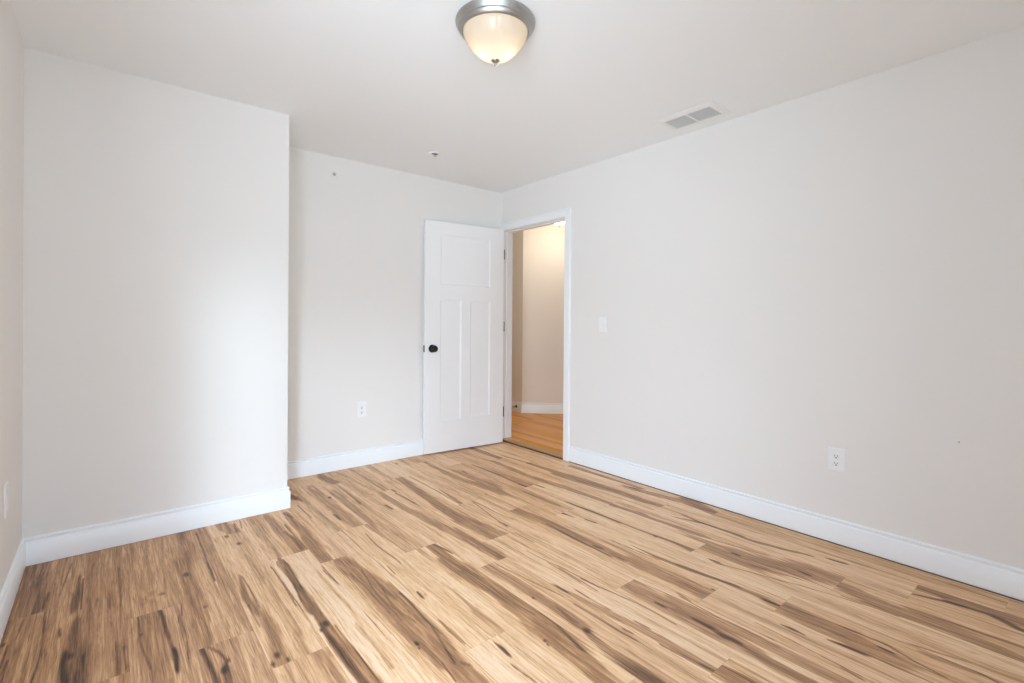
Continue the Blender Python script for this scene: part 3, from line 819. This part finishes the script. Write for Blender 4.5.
def wood_mat(name, stops, rough, spec, grain=0.16, tint=0.05):
    m, nt, b = new_mat(name)
    N, Lk = nt.nodes.new, nt.links.new
    tc = N('ShaderNodeTexCoord')
    ah = N('ShaderNodeAttribute')
    ah.attribute_name = 'heart'
    ab = N('ShaderNodeAttribute')
    ab.attribute_name = 'board'
    off = N('ShaderNodeVectorMath')
    off.operation = 'MULTIPLY_ADD'
    cmb = N('ShaderNodeCombineXYZ')
    Lk(ab.outputs['Fac'], cmb.inputs['X'])
    Lk(ab.outputs['Fac'], cmb.inputs['Y'])
    Lk(ab.outputs['Fac'], cmb.inputs['Z'])
    Lk(cmb.outputs[0], off.inputs[0])
    off.inputs[1].default_value = (17.0, 31.0, 53.0)
    Lk(tc.outputs['Object'], off.inputs[2])

    def noise(sx, sy, detail, dist=0.0):
        mp = N('ShaderNodeMapping')
        mp.inputs['Scale'].default_value = (sx, sy, 1.0)
        Lk(off.outputs[0], mp.inputs['Vector'])
        n = N('ShaderNodeTexNoise')
        n.inputs['Scale'].default_value = 1.0
        n.inputs['Detail'].default_value = detail
        n.inputs['Roughness'].default_value = 0.6
        n.inputs['Distortion'].default_value = dist
        Lk(mp.outputs[0], n.inputs['Vector'])
        return n
    n1 = noise(210, 6.0, 4)                        # fine straight grain
    n2 = noise(38, 2.6, 3, 1.3)                    # wavy cathedral figure
    wv = N('ShaderNodeMath')                       # rings from the wavy field
    wv.operation = 'PINGPONG'
    ml = N('ShaderNodeMath')
    ml.operation = 'MULTIPLY'
    ml.inputs[1].default_value = 7.0
    Lk(n2.outputs['Fac'], ml.inputs[0])
    Lk(ml.outputs[0], wv.inputs[0])
    wv.inputs[1].default_value = 1.0

    def madd(src, k, base):
        a = N('ShaderNodeMath')
        a.operation = 'MULTIPLY_ADD'
        Lk(src, a.inputs[0])
        a.inputs[1].default_value = k
        if isinstance(base, float):
            a.inputs[2].default_value = base
        else:
            Lk(base, a.inputs[2])
        return a.outputs[0]
    v = madd(n1.outputs['Fac'], grain * 2.0, ah.outputs['Fac'])
    v = madd(wv.outputs[0], grain * 0.45, v)
    n3 = noise(330, 11.0, 2)                       # short dark pores
    pr = N('ShaderNodeMapRange')
    pr.inputs['From Min'].default_value = 0.56
    pr.inputs['From Max'].default_value = 0.72
    Lk(n3.outputs['Fac'], pr.inputs['Value'])
    v = madd(pr.outputs['Result'], grain * 0.7, v)
    sub = N('ShaderNodeMath')
    sub.operation = 'SUBTRACT'
    Lk(v, sub.inputs[0])
    sub.inputs[1].default_value = grain * 1.22
    rp = N('ShaderNodeValToRGB')
    Lk(sub.outputs[0], rp.inputs['Fac'])
    el = rp.color_ramp.elements
    el[0].position, el[0].color = stops[0][0], (*stops[0][1], 1)
    el[1].position, el[1].color = stops[-1][0], (*stops[-1][1], 1)
    for p_, c_ in stops[1:-1]:
        e = el.new(p_)
        e.color = (*c_, 1)
    hs = N('ShaderNodeHueSaturation')              # boards differ a little in warmth
    sat = madd(ab.outputs['Fac'], tint * 4, 1.0 - tint * 2)
    hue = madd(ab.outputs['Fac'], tint * 0.22, 0.5 - tint * 0.11)
    Lk(sat, hs.inputs['Saturation'])
    Lk(hue, hs.inputs['Hue'])
    Lk(rp.outputs['Color'], hs.inputs['Color'])
    Lk(hs.outputs['Color'], b.inputs['Base Color'])
    b.inputs['Specular IOR Level'].default_value = spec
    rr = madd(n1.outputs['Fac'], 0.12, rough - 0.06)
    Lk(rr, b.inputs['Roughness'])
    bp = N('ShaderNodeBump')
    bp.inputs['Strength'].default_value = 0.12
    bp.inputs['Distance'].default_value = 0.0006
    Lk(n1.outputs['Fac'], bp.inputs['Height'])
    Lk(bp.outputs['Normal'], b.inputs['Normal'])
    return m


M_FLOOR = wood_mat('hickory_plank', [(0.0, (0.87, 0.63, 0.415)), (0.2, (0.75, 0.465, 0.252)), (0.42, (0.49, 0.265, 0.13)),
                                     (0.6, (0.32, 0.16, 0.077)), (0.8, (0.165, 0.083, 0.042)), (1.0, (0.05, 0.028, 0.018))],
                   0.42, 0.32, 0.30, 0.008)
M_OAK = wood_mat('oak_strip', [(0.0, (0.92, 0.52, 0.20)), (0.5, (0.78, 0.38, 0.115)), (1.0, (0.46, 0.19, 0.05))], 0.42, 0.25, 0.14)
wood_floor('floor', 18, XL, BW, YR, YB, JOINTS, BLEN, 54, 0.012, M_FLOOR, M_DARKGAP, XR + 0.012, 0.0, FIGURE, TONE, 0.012 + T - 0.002)
hall_rows = 36
hj = [1.6 + 4.0 * _LAT[k, 9] for k in range(hall_rows)]
wood_floor('floor_hall', hall_rows, XR + 0.045, 0.057, 1.6, 6.0, hj, 0.9, 2, 0.2, M_OAK, M_DARKGAP, XR + 0.045 + hall_rows * 0.057, HZ, [], None)
# threshold: dark riser with an oak nosing on top
bm = bmesh.new()
add_box(bm, XR - 0.005, XR + 0.046, DO0 + JT, DO1 - JT, -0.0015, HZ - 0.009)
struct('trim_2', bm, plain('threshold_riser', (0.13, 0.075, 0.045), 0.6))
bm = bmesh.new()
add_box(bm, XR - 0.008, XR + 0.046, DO0 + JT, DO1 - JT, HZ - 0.0085, HZ + 0.001, 0.002)
struct('trim_3', bm, plain('oak_nosing', (0.50, 0.29, 0.15), 0.4))


# ================================================================== THE DOOR
FC = Vector((2.128, 3.768))                       # free edge, camera side corner
HC = Vector((2.947, 3.703))                       # hinge edge
dd = (HC - FC).normalized()
LW = (HC - FC).length
basis = Matrix(((dd.x, -dd.y, 0, 0), (dd.y, dd.x, 0, 0), (0, 0, 1, 0), (0, 0, 0, 1)))
# local axes: x from the free edge to the hinges, y into the leaf (away from the camera), z up
TH, ZB, ZT = 0.035, 0.012, 2.054
RC, BV = 0.008, 0.013                             # panel recess and moulding width
panels = [(0.145, 0.668, 1.490, 1.942), (0.145, 0.361, 0.287, 1.364), (0.452, 0.668, 0.287, 1.364)]


def door_leaf():
    b = bmesh.new()
    xs = sorted({0.0, LW, *[p[0] for p in panels], *[p[1] for p in panels]})
    zs = sorted({ZB, ZT, *[p[2] for p in panels], *[p[3] for p in panels]})

    def quad(pts):
        b.faces.new([b.verts.new(q) for q in pts])
    for side, sgn in ((0.0, 1), (TH, -1)):
        for i in range(len(xs) - 1):
            for j in range(len(zs) - 1):
                xa, xb, za, zb = xs[i], xs[i + 1], zs[j], zs[j + 1]
                if any(p[0] <= xa and xb <= p[1] and p[2] <= za and zb <= p[3] for p in panels):
                    continue
                quad([(xa, side, za), (xb, side, za), (xb, side, zb), (xa, side, zb)])
        for (xa, xb, za, zb) in panels:
            # a shallow step, a sloped sticking, then the flat panel
            levels = [(0.0, 0.0), (0.0015, 0.003), (0.006, 0.0045), (BV, RC)]
            for (o1, d1), (o2, d2) in zip(levels, levels[1:]):
                A = [(xa + o1, za + o1), (xb - o1, za + o1), (xb - o1, zb - o1), (xa + o1, zb - o1)]
                B = [(xa + o2, za + o2), (xb - o2, za + o2), (xb - o2, zb - o2), (xa + o2, zb - o2)]
                for k in range(4):
                    k2 = (k + 1) % 4
                    quad([(A[k][0], side + sgn * d1, A[k][1]), (A[k2][0], side + sgn * d1, A[k2][1]),
                          (B[k2][0], side + sgn * d2, B[k2][1]), (B[k][0], side + sgn * d2, B[k][1])])
            o, d = levels[-1]
            quad([(xa + o, side + sgn * d, za + o), (xb - o, side + sgn * d, za + o),
                  (xb - o, side + sgn * d, zb - o), (xa + o, side + sgn * d, zb - o)])
    for x in (0.0, LW):
        for j in range(len(zs) - 1):
            quad([(x, 0, zs[j]), (x, TH, zs[j]), (x, TH, zs[j + 1]), (x, 0, zs[j + 1])])
    for z in (ZB, ZT):
        for i in range(len(xs) - 1):
            quad([(xs[i], 0, z), (xs[i], TH, z), (xs[i + 1], TH, z), (xs[i + 1], 0, z)])
    bmesh.ops.remove_doubles(b, verts=b.verts[:], dist=1e-5)
    bmesh.ops.recalc_face_normals(b, faces=b.faces[:])
    es = [e for e in b.edges if len(e.link_faces) == 2 and e.calc_face_angle(0) > 1.3 and
          all(min(abs(v.co.y), abs(v.co.y - TH)) < 1e-5 for v in e.verts) and
          (all(abs(v.co.x) < 1e-5 for v in e.verts) or all(abs(v.co.x - LW) < 1e-5 for v in e.verts) or
           all(abs(v.co.z - ZT) < 1e-5 for v in e.verts))]
    bmesh.ops.bevel(b, geom=es, offset=0.0015, segments=1, affect='EDGES')
    return b


door = struct('door_1', door_leaf(), M_DOOR)
door.matrix_world = Matrix.Translation((FC.x, FC.y, 0)) @ basis

KZ = 0.930
bm = bmesh.new()
add_lathe(bm, [(0, 0), (0.035, 0), (0.035, 0.004), (0.032, 0.008), (0.016, 0.010), (0.0, 0.010)], 40, (0, -1, 0), (0.070, 0, KZ))
o = link('knob_rose', bm, M_BLACK, door, 40)
o['label'] = 'round black backplate'
bm = bmesh.new()
add_lathe(bm, [(0, 0.008), (0.012, 0.008), (0.0115, 0.024), (0.018, 0.030), (0.027, 0.036), (0.0305, 0.044), (0.029, 0.053),
               (0.022, 0.060), (0.011, 0.0635), (0, 0.064)], 40, (0, -1, 0), (0.070, 0, KZ))
o = link('door_knob', bm, M_BLACK, door, 60)
o['label'] = 'round black door knob'
bm = bmesh.new()
add_box(bm, -0.0012, 0.001, 0.005, 0.030, KZ - 0.029, KZ + 0.029, 0.0008)
lp = link('latch_plate', bm, M_BLACK, door)
lp['label'] = 'black latch plate on the free edge'
bm = bmesh.new()
add_box(bm, -0.011, -0.0005, 0.010, 0.025, KZ - 0.008, KZ + 0.008, 0.002)
o = link('latch_bolt', bm, M_STEEL, lp)
o['label'] = 'bright spring bolt'
for hz in (1.815, 1.120, 0.300):
    bm = bmesh.new()
    z = hz - 0.045
    for k in range(5):
        z2 = z + 0.0172
        add_lathe(bm, [(0, 0), (0.0065, 0), (0.0065, z2 - z), (0, z2 - z)], 16, (0, 0, 1), (LW + 0.008, 0.006, z))
        z = z2 + 0.001
    add_lathe(bm, [(0, 0), (0.005, 0.001), (0.004, 0.005), (0, 0.006)], 16, (0, 0, 1), (LW + 0.008, 0.006, z))
    add_box(bm, LW - 0.001, LW + 0.0015, 0.002, 0.034, hz - 0.044, hz + 0.044)
    o = link('hinge', bm, M_HINGE, door, 40)
    o['label'] = 'dark metal butt hinge'

# ================================================================== CEILING LIGHTS
def glass_mat(name, tint):
    m, nt, b = new_mat(name)
    out = nt.nodes['Material Output']
    nt.nodes.remove(b)
    tc = nt.nodes.new('ShaderNodeTexCoord')
    n = nt.nodes.new('ShaderNodeTexNoise')
    n.inputs['Scale'].default_value = 14
    n.inputs['Detail'].default_value = 4
    n.inputs['Distortion'].default_value = 1.2
    nt.links.new(tc.outputs['Object'], n.inputs['Vector'])
    mx = nt.nodes.new('ShaderNodeMix')
    mx.data_type = 'RGBA'
    mx.inputs['A'].default_value = (*[c * 0.86 for c in tint], 1)
    mx.inputs['B'].default_value = (*tint, 1)
    nt.links.new(n.outputs['Fac'], mx.inputs['Factor'])
    tr = nt.nodes.new('ShaderNodeBsdfTranslucent')
    df = nt.nodes.new('ShaderNodeBsdfDiffuse')
    gl = nt.nodes.new('ShaderNodeBsdfGlossy')
    gl.inputs['Roughness'].default_value = 0.12
    for x in (tr, df):
        nt.links.new(mx.outputs['Result'], x.inputs['Color'])
    a = nt.nodes.new('ShaderNodeMixShader')
    a.inputs['Fac'].default_value = 0.38
    nt.links.new(tr.outputs[0], a.inputs[1])
    nt.links.new(df.outputs[0], a.inputs[2])
    c = nt.nodes.new('ShaderNodeMixShader')
    fr = nt.nodes.new('ShaderNodeFresnel')
    fr.inputs['IOR'].default_value = 1.4
    nt.links.new(fr.outputs[0], c.inputs['Fac'])
    nt.links.new(a.outputs[0], c.inputs[1])
    nt.links.new(gl.outputs[0], c.inputs[2])
    nt.links.new(c.outputs[0], out.inputs['Surface'])
    return m


M_GLASS = glass_mat('alabaster_glass', (0.93, 0.86, 0.76))


def lit_glass_mat(name, color, strength):
    m, nt, b = new_mat(name)
    b.inputs['Base Color'].default_value = (0.9, 0.86, 0.8, 1)
    b.inputs['Roughness'].default_value = 0.25
    tc = nt.nodes.new('ShaderNodeTexCoord')
    n = nt.nodes.new('ShaderNodeTexNoise')
    n.inputs['Scale'].default_value = 14
    nt.links.new(tc.outputs['Object'], n.inputs['Vector'])
    mr = nt.nodes.new('ShaderNodeMapRange')
    mr.inputs['To Min'].default_value = strength * 0.9
    mr.inputs['To Max'].default_value = strength * 1.1
    nt.links.new(n.outputs['Fac'], mr.inputs['Value'])
    b.inputs['Emission Color'].default_value = (*color, 1)
    nt.links.new(mr.outputs['Result'], b.inputs['Emission Strength'])
    return m


M_GLASS_HALL = lit_glass_mat('lit_hall_glass', (1.0, 0.86, 0.67), 27)


def make_ceiling_light(label, loc, power, color, glass=M_GLASS):
    t = thing('ceiling_light', label, 'ceiling light', loc)
    b = bmesh.new()                               # stepped metal pan, hung from the ceiling (z = 0)
    add_lathe(b, [(0.0, -0.0005), (0.162, -0.0005), (0.166, -0.003), (0.169, -0.008), (0.168, -0.013), (0.163, -0.022), (0.158, -0.029),
                  (0.1575, -0.032), (0.1545, -0.033), (0.153, -0.037), (0.150, -0.044), (0.145, -0.049), (0.1405, -0.051),
                  (0.1385, -0.049), (0.1385, -0.040), (0.12, -0.034), (0.0, -0.034)], 72)
    p = link('pan', b, M_NICKEL, t, 35)
    p['label'] = 'brushed nickel stepped pan'
    b = bmesh.new()
    add_lathe(b, [(0.1375, -0.044), (0.137, -0.053), (0.133, -0.066), (0.124, -0.084), (0.110, -0.104), (0.092, -0.124),
                  (0.070, -0.143), (0.046, -0.157), (0.022, -0.165), (0.0, -0.167)], 72)
    g = link('glass_shade', b, glass, t, 60)
    g['label'] = 'frosted alabaster glass bowl, lit'
    b = bmesh.new()
    add_lathe(b, [(0, -0.160), (0.0175, -0.162), (0.0182, -0.165), (0.0165, -0.169), (0.011, -0.173), (0.005, -0.175), (0.0028, -0.178),
                  (0.0050, -0.182), (0.0040, -0.186), (0, -0.188)], 24)
    f = link('finial', b, M_NICKEL, t, 50)
    for s in ((-1, 1) if power else ()):
        d = bpy.data.lights.new('lamp_bulb', 'POINT')
        d.energy = power
        d.color = color
        d.shadow_soft_size = 0.022
        lo_ = bpy.data.objects.new('lamp_bulb', d)
        col.objects.link(lo_)
        lo_.parent = t
        lo_.location = (s * 0.030, -s * 0.025, -0.122)
    return t


make_ceiling_light('domed flush ceiling light with nickel pan, at the top of the room ceiling',
                   (1.266, 1.660, H), 0.20, (1.0, 0.80, 0.56))
make_ceiling_light('lit ceiling light in the hall, glimpsed under the head of the doorway',
                   (3.97, 3.98, H), 0.0, (1.0, 0.80, 0.57), M_GLASS_HALL)

# ================================================================== AIR VENT
VX0, VX1, VY0, VY1 = 2.655, 2.900, 1.448, 1.822
vent = thing('air_vent', 'white rectangular ceiling register with two louvre banks near the right wall', 'air vent',
             ((VX0 + VX1) / 2, (VY0 + VY1) / 2, H))
hw, hl = (VX1 - VX0) / 2, (VY1 - VY0) / 2
fwx, fwy = 0.046, 0.038
bm = bmesh.new()
# sloped picture-frame flange with open middle
lev = [(0.0, -0.001), (0.002, -0.004), (0.030, -0.011), (0.046, -0.011), (0.046, 0.0)]
rings = []
for i, (o_, z) in enumerate(lev):
    ox = o_
    oy = o_ * fwy / fwx
    rings.append([bm.verts.new(c) for c in ((-hw + ox, -hl + oy, z), (hw - ox, -hl + oy, z), (hw - ox, hl - oy, z), (-hw + ox, hl - oy, z))])
for a, b_ in zip(rings, rings[1:]):
    for k in range(4):
        bm.faces.new((a[k], a[(k + 1) % 4], b_[(k + 1) % 4], b_[k]))
link('frame', bm, M_VENT, vent)
bm = bmesh.new()
add_box(bm, -hw + fwx, hw - fwx, -0.006, 0.006, -0.0112, -0.001)
link('divider', bm, M_VENT, vent)
bm = bmesh.new()
add_box(bm, -hw + 0.040, hw - 0.040, -hl + 0.033, hl - 0.033, -0.0009, -0.0002)  # flat sheet whose dark colour stands in for the duct's shade
o = link('dark_backing', bm, M_DUCT, vent)
o['label'] = 'dark sheet standing in for the shaded opening behind the louvres'
for s in (-1, 1):
    bm = bmesh.new()
    n = 13
    ya, yb_ = (0.006, hl - fwy) if s > 0 else (-hl + fwy, -0.006)
    for k in range(n):
        y = ya + (yb_ - ya) * (k + 0.5) / n
        t = -0.0007
        q = [(-hw + fwx, y - t, -0.0105), (-hw + fwx, y + t, -0.0015), (hw - fwx, y + t, -0.0015), (hw - fwx, y - t, -0.0105)]
        vv = [bm.verts.new(c) for c in q] + [bm.verts.new((c[0], c[1] + 0.0009, c[2])) for c in q]
        for f in ((0, 1, 2, 3), (7, 6, 5, 4), (0, 4, 5, 1), (1, 5, 6, 2), (2, 6, 7, 3), (3, 7, 4, 0)):
            bm.faces.new([vv[i] for i in f])
    link('louvre_bank', bm, M_VENT, vent)
for s in (-1, 1):
    bm = bmesh.new()
    add_lathe(bm, [(0, -0.0105), (0.004, -0.0105), (0.0035, -0.0125), (0, -0.013)], 12, (0, 0, 1), (0, s * (hl - 0.019), 0))
    link('screw', bm, M_VENT, vent)

# ================================================================== SPRINKLERS
sp = thing('fire_sprinkler', 'small recessed sprinkler head in the ceiling above the door', 'sprinkler', (1.911, 3.250, H))
bm = bmesh.new()
add_lathe(bm, [(0.027, -0.0005), (0.048, -0.001), (0.046, -0.006), (0.034, -0.010), (0.029, -0.008), (0.027, -0.0005)], 36)
o = link('escutcheon', bm, M_PLASTIC, sp, 40)
bm = bmesh.new()
add_lathe(bm, [(0, -0.0004), (0.0275, -0.0004), (0.0275, -0.0012), (0, -0.0012)], 24)
o = link('recess', bm, M_SLOT, sp)
o['label'] = 'dark recess'
bm = bmesh.new()
add_lathe(bm, [(0, -0.001), (0.009, -0.001), (0.009, -0.008), (0.004, -0.012), (0.003, -0.019), (0.012, -0.020), (0.012, -0.022), (0, -0.022)], 20)
for s in (-1, 1):
    add_box(bm, s * 0.008 - 0.0015, s * 0.008 + 0.0015, -0.0015, 0.0015, -0.021, -0.007)
link('sprinkler_head', bm, M_STEEL, sp, 40)

sw_ = thing('wall_sprinkler', 'small round sidewall sprinkler cover high on the back wall', 'sprinkler', (1.352, YB, 2.300))
bm = bmesh.new()
add_lathe(bm, [(0.0, 0.0005), (0.034, 0.0005), (0.034, 0.003), (0.029, 0.007), (0.020, 0.009), (0.017, 0.006), (0, 0.006)], 32, (0, -1, 0))
link('escutcheon', bm, M_WALL, sw_, 40)
bm = bmesh.new()
add_lathe(bm, [(0, 0.006), (0.013, 0.006), (0.012, 0.009), (0.005, 0.011), (0.004, 0.016), (0, 0.016)], 20, (0, -1, 0))
link('sprinkler_head', bm, M_STEEL, sw_, 40)

# ================================================================== OUTLETS AND SWITCH
# local axes of a wall plate: x to the right along the wall, y into the wall, z up
B_RIGHT = Matrix(((0, 1, 0, 0), (-1, 0, 0, 0), (0, 0, 1, 0), (0, 0, 0, 1)))   # on the right wall, facing -x
B_BACK = Matrix.Identity(4)                                                  # on the back wall, facing -y
B_LEFT = Matrix(((0, -1, 0, 0), (1, 0, 0, 0), (0, 0, 1, 0), (0, 0, 0, 1)))   # on the left wall, facing +x


def plate_bm(w, h):
    b = bmesh.new()
    lv = [(0.0, -0.0004), (0.0, -0.002), (0.003, -0.0055), (0.006, -0.0062)]
    rg = []
    for o_, y in lv:
        rg.append([b.verts.new(c) for c in ((-w / 2 + o_, y, -h / 2 + o_), (w / 2 - o_, y, -h / 2 + o_),
                                            (w / 2 - o_, y, h / 2 - o_), (-w / 2 + o_, y, h / 2 - o_))])
    for a, c in zip(rg, rg[1:]):
        for k in range(4):
            b.faces.new((a[k], a[(k + 1) % 4], c[(k + 1) % 4], c[k]))
    b.faces.new(rg[-1])
    b.faces.new(list(reversed(rg[0])))
    return b


def make_outlet(label, loc, bs, w, h):
    t = thing('wall_outlet', label, 'outlet', loc, bs, 'wall outlets')
    link('cover_plate', plate_bm(w, h), M_PLASTIC, t)
    for s in (1, -1):
        zc = s * 0.0195
        b = bmesh.new()
        prof = []
        for k in range(28):                       # round face with flattened top and bottom
            a = 2 * math.pi * k / 28
            prof.append((0.0172 * math.cos(a), max(-0.0138, min(0.0138, 0.0172 * math.sin(a)))))
        fr_ = [b.verts.new((x, -0.0082, zc + z)) for x, z in prof]
        bk = [b.verts.new((x, -0.0055, zc + z)) for x, z in prof]
        b.faces.new(fr_)
        for k in range(28):
            b.faces.new((fr_[k], fr_[(k + 1) % 28], bk[(k + 1) % 28], bk[k]))
        r = link('receptacle', b, M_IVORY, t)
        for nm, x, z, ww, hh in (('slot', -0.0062, 0.003, 0.0026, 0.0085), ('slot', 0.0062, 0.003, 0.0022, 0.007)):
            b = bmesh.new()
            add_box(b, x - ww / 2, x + ww / 2, -0.0085, -0.0080, zc + z - hh / 2, zc + z + hh / 2)
            link(nm, b, M_SLOT, r)
        b = bmesh.new()
        add_lathe(b, [(0, 0.0080), (0.0034, 0.0080), (0.0034, 0.0085), (0, 0.0085)], 14, (0, -1, 0), (0, 0, zc - 0.0075))
        link('ground_hole', b, M_SLOT, r)
    b = bmesh.new()
    add_lathe(b, [(0, 0.0060), (0.0028, 0.0060), (0.0024, 0.0072), (0, 0.0076)], 14, (0, -1, 0))
    link('screw', b, M_PLASTIC, t, 40)
    return t


make_outlet('white duplex outlet low on the long right wall', (XR, 0.915, 0.446), B_RIGHT, 0.079, 0.126)
make_outlet('white duplex outlet on the back wall left of the door', (1.584, YB, 0.451), B_BACK, 0.079, 0.126)
wp = thing('wall_plate', 'white cover plate seen nearly edge-on on the left wall', 'wall plate', (XL, 2.735, 0.458), B_LEFT)
link('cover_plate', plate_bm(0.079, 0.126), M_IVORY, wp)
bm = bmesh.new()
add_box(bm, -0.0165, 0.0165, -0.0078, -0.0058, -0.0335, 0.0335, 0.001)
link('insert', bm, M_IVORY, wp)
for z in (0.048, -0.048):
    bm = bmesh.new()
    add_lathe(bm, [(0, 0.0060), (0.0028, 0.0060), (0.0024, 0.0070), (0, 0.0074)], 14, (0, -1, 0), (0, 0, z))
    link('screw', bm, M_PLASTIC, wp, 40)

ls = thing('light_switch', 'white light switch on the right wall beside the doorway', 'light switch', (XR, 2.520, 1.148), B_RIGHT)
link('cover_plate', plate_bm(0.076, 0.122), M_PLASTIC, ls)
bm = bmesh.new()
add_box(bm, -0.006, 0.006, -0.0072, -0.0058, -0.013, 0.013, 0.0006)
tg = link('toggle_frame', bm, M_IVORY, ls)
bm = bmesh.new()
q0 = [(-0.004, -0.006, -0.006), (0.004, -0.006, -0.006), (0.004, -0.006, 0.006), (-0.004, -0.006, 0.006)]
q1 = [(-0.0032, -0.018, -0.0105), (0.0032, -0.018, -0.0105), (0.0032, -0.0165, -0.004), (-0.0032, -0.0165, -0.004)]
a = [bm.verts.new(c) for c in q0]
b = [bm.verts.new(c) for c in q1]
for k in range(4):
    bm.faces.new((a[k], a[(k + 1) % 4], b[(k + 1) % 4], b[k]))
bm.faces.new(a)
bm.faces.new(b)
link('toggle', bm, M_PLASTIC, ls)
for z in (0.042, -0.042):
    bm = bmesh.new()
    add_lathe(bm, [(0, 0.0060), (0.0028, 0.0060), (0.0024, 0.0070), (0, 0.0074)], 14, (0, -1, 0), (0, 0, z))
    link('screw', bm, M_PLASTIC, ls, 40)

# ================================================================== DOOR STOP IN THE HALL
ds = thing('door_stop', 'dark spring door stop on the hall baseboard seen through the doorway', 'door stop',
           (HX - T, 4.775, HZ + 0.075))
bm = bmesh.new()
add_lathe(bm, [(0, 0), (0.017, 0), (0.016, 0.006), (0.009, 0.012), (0, 0.012)], 24, (-1, 0, 0))
link('base', bm, M_BLACK, ds, 40)
bm = bmesh.new()
prof = [(0, 0.010)]
for k in range(24):
    prof += [(0.0050, 0.011 + k * 0.0022), (0.0064, 0.0121 + k * 0.0022)]
prof += [(0, 0.065)]
add_lathe(bm, prof, 16, (-1, 0, 0))
link('spring', bm, M_HINGE, ds, 40)
bm = bmesh.new()
add_lathe(bm, [(0, 0.063), (0.0085, 0.063), (0.0085, 0.074), (0.006, 0.078), (0, 0.078)], 18, (-1, 0, 0))
o = link('tip', bm, M_RUBBER, ds, 40)
o['label'] = 'white rubber tip'
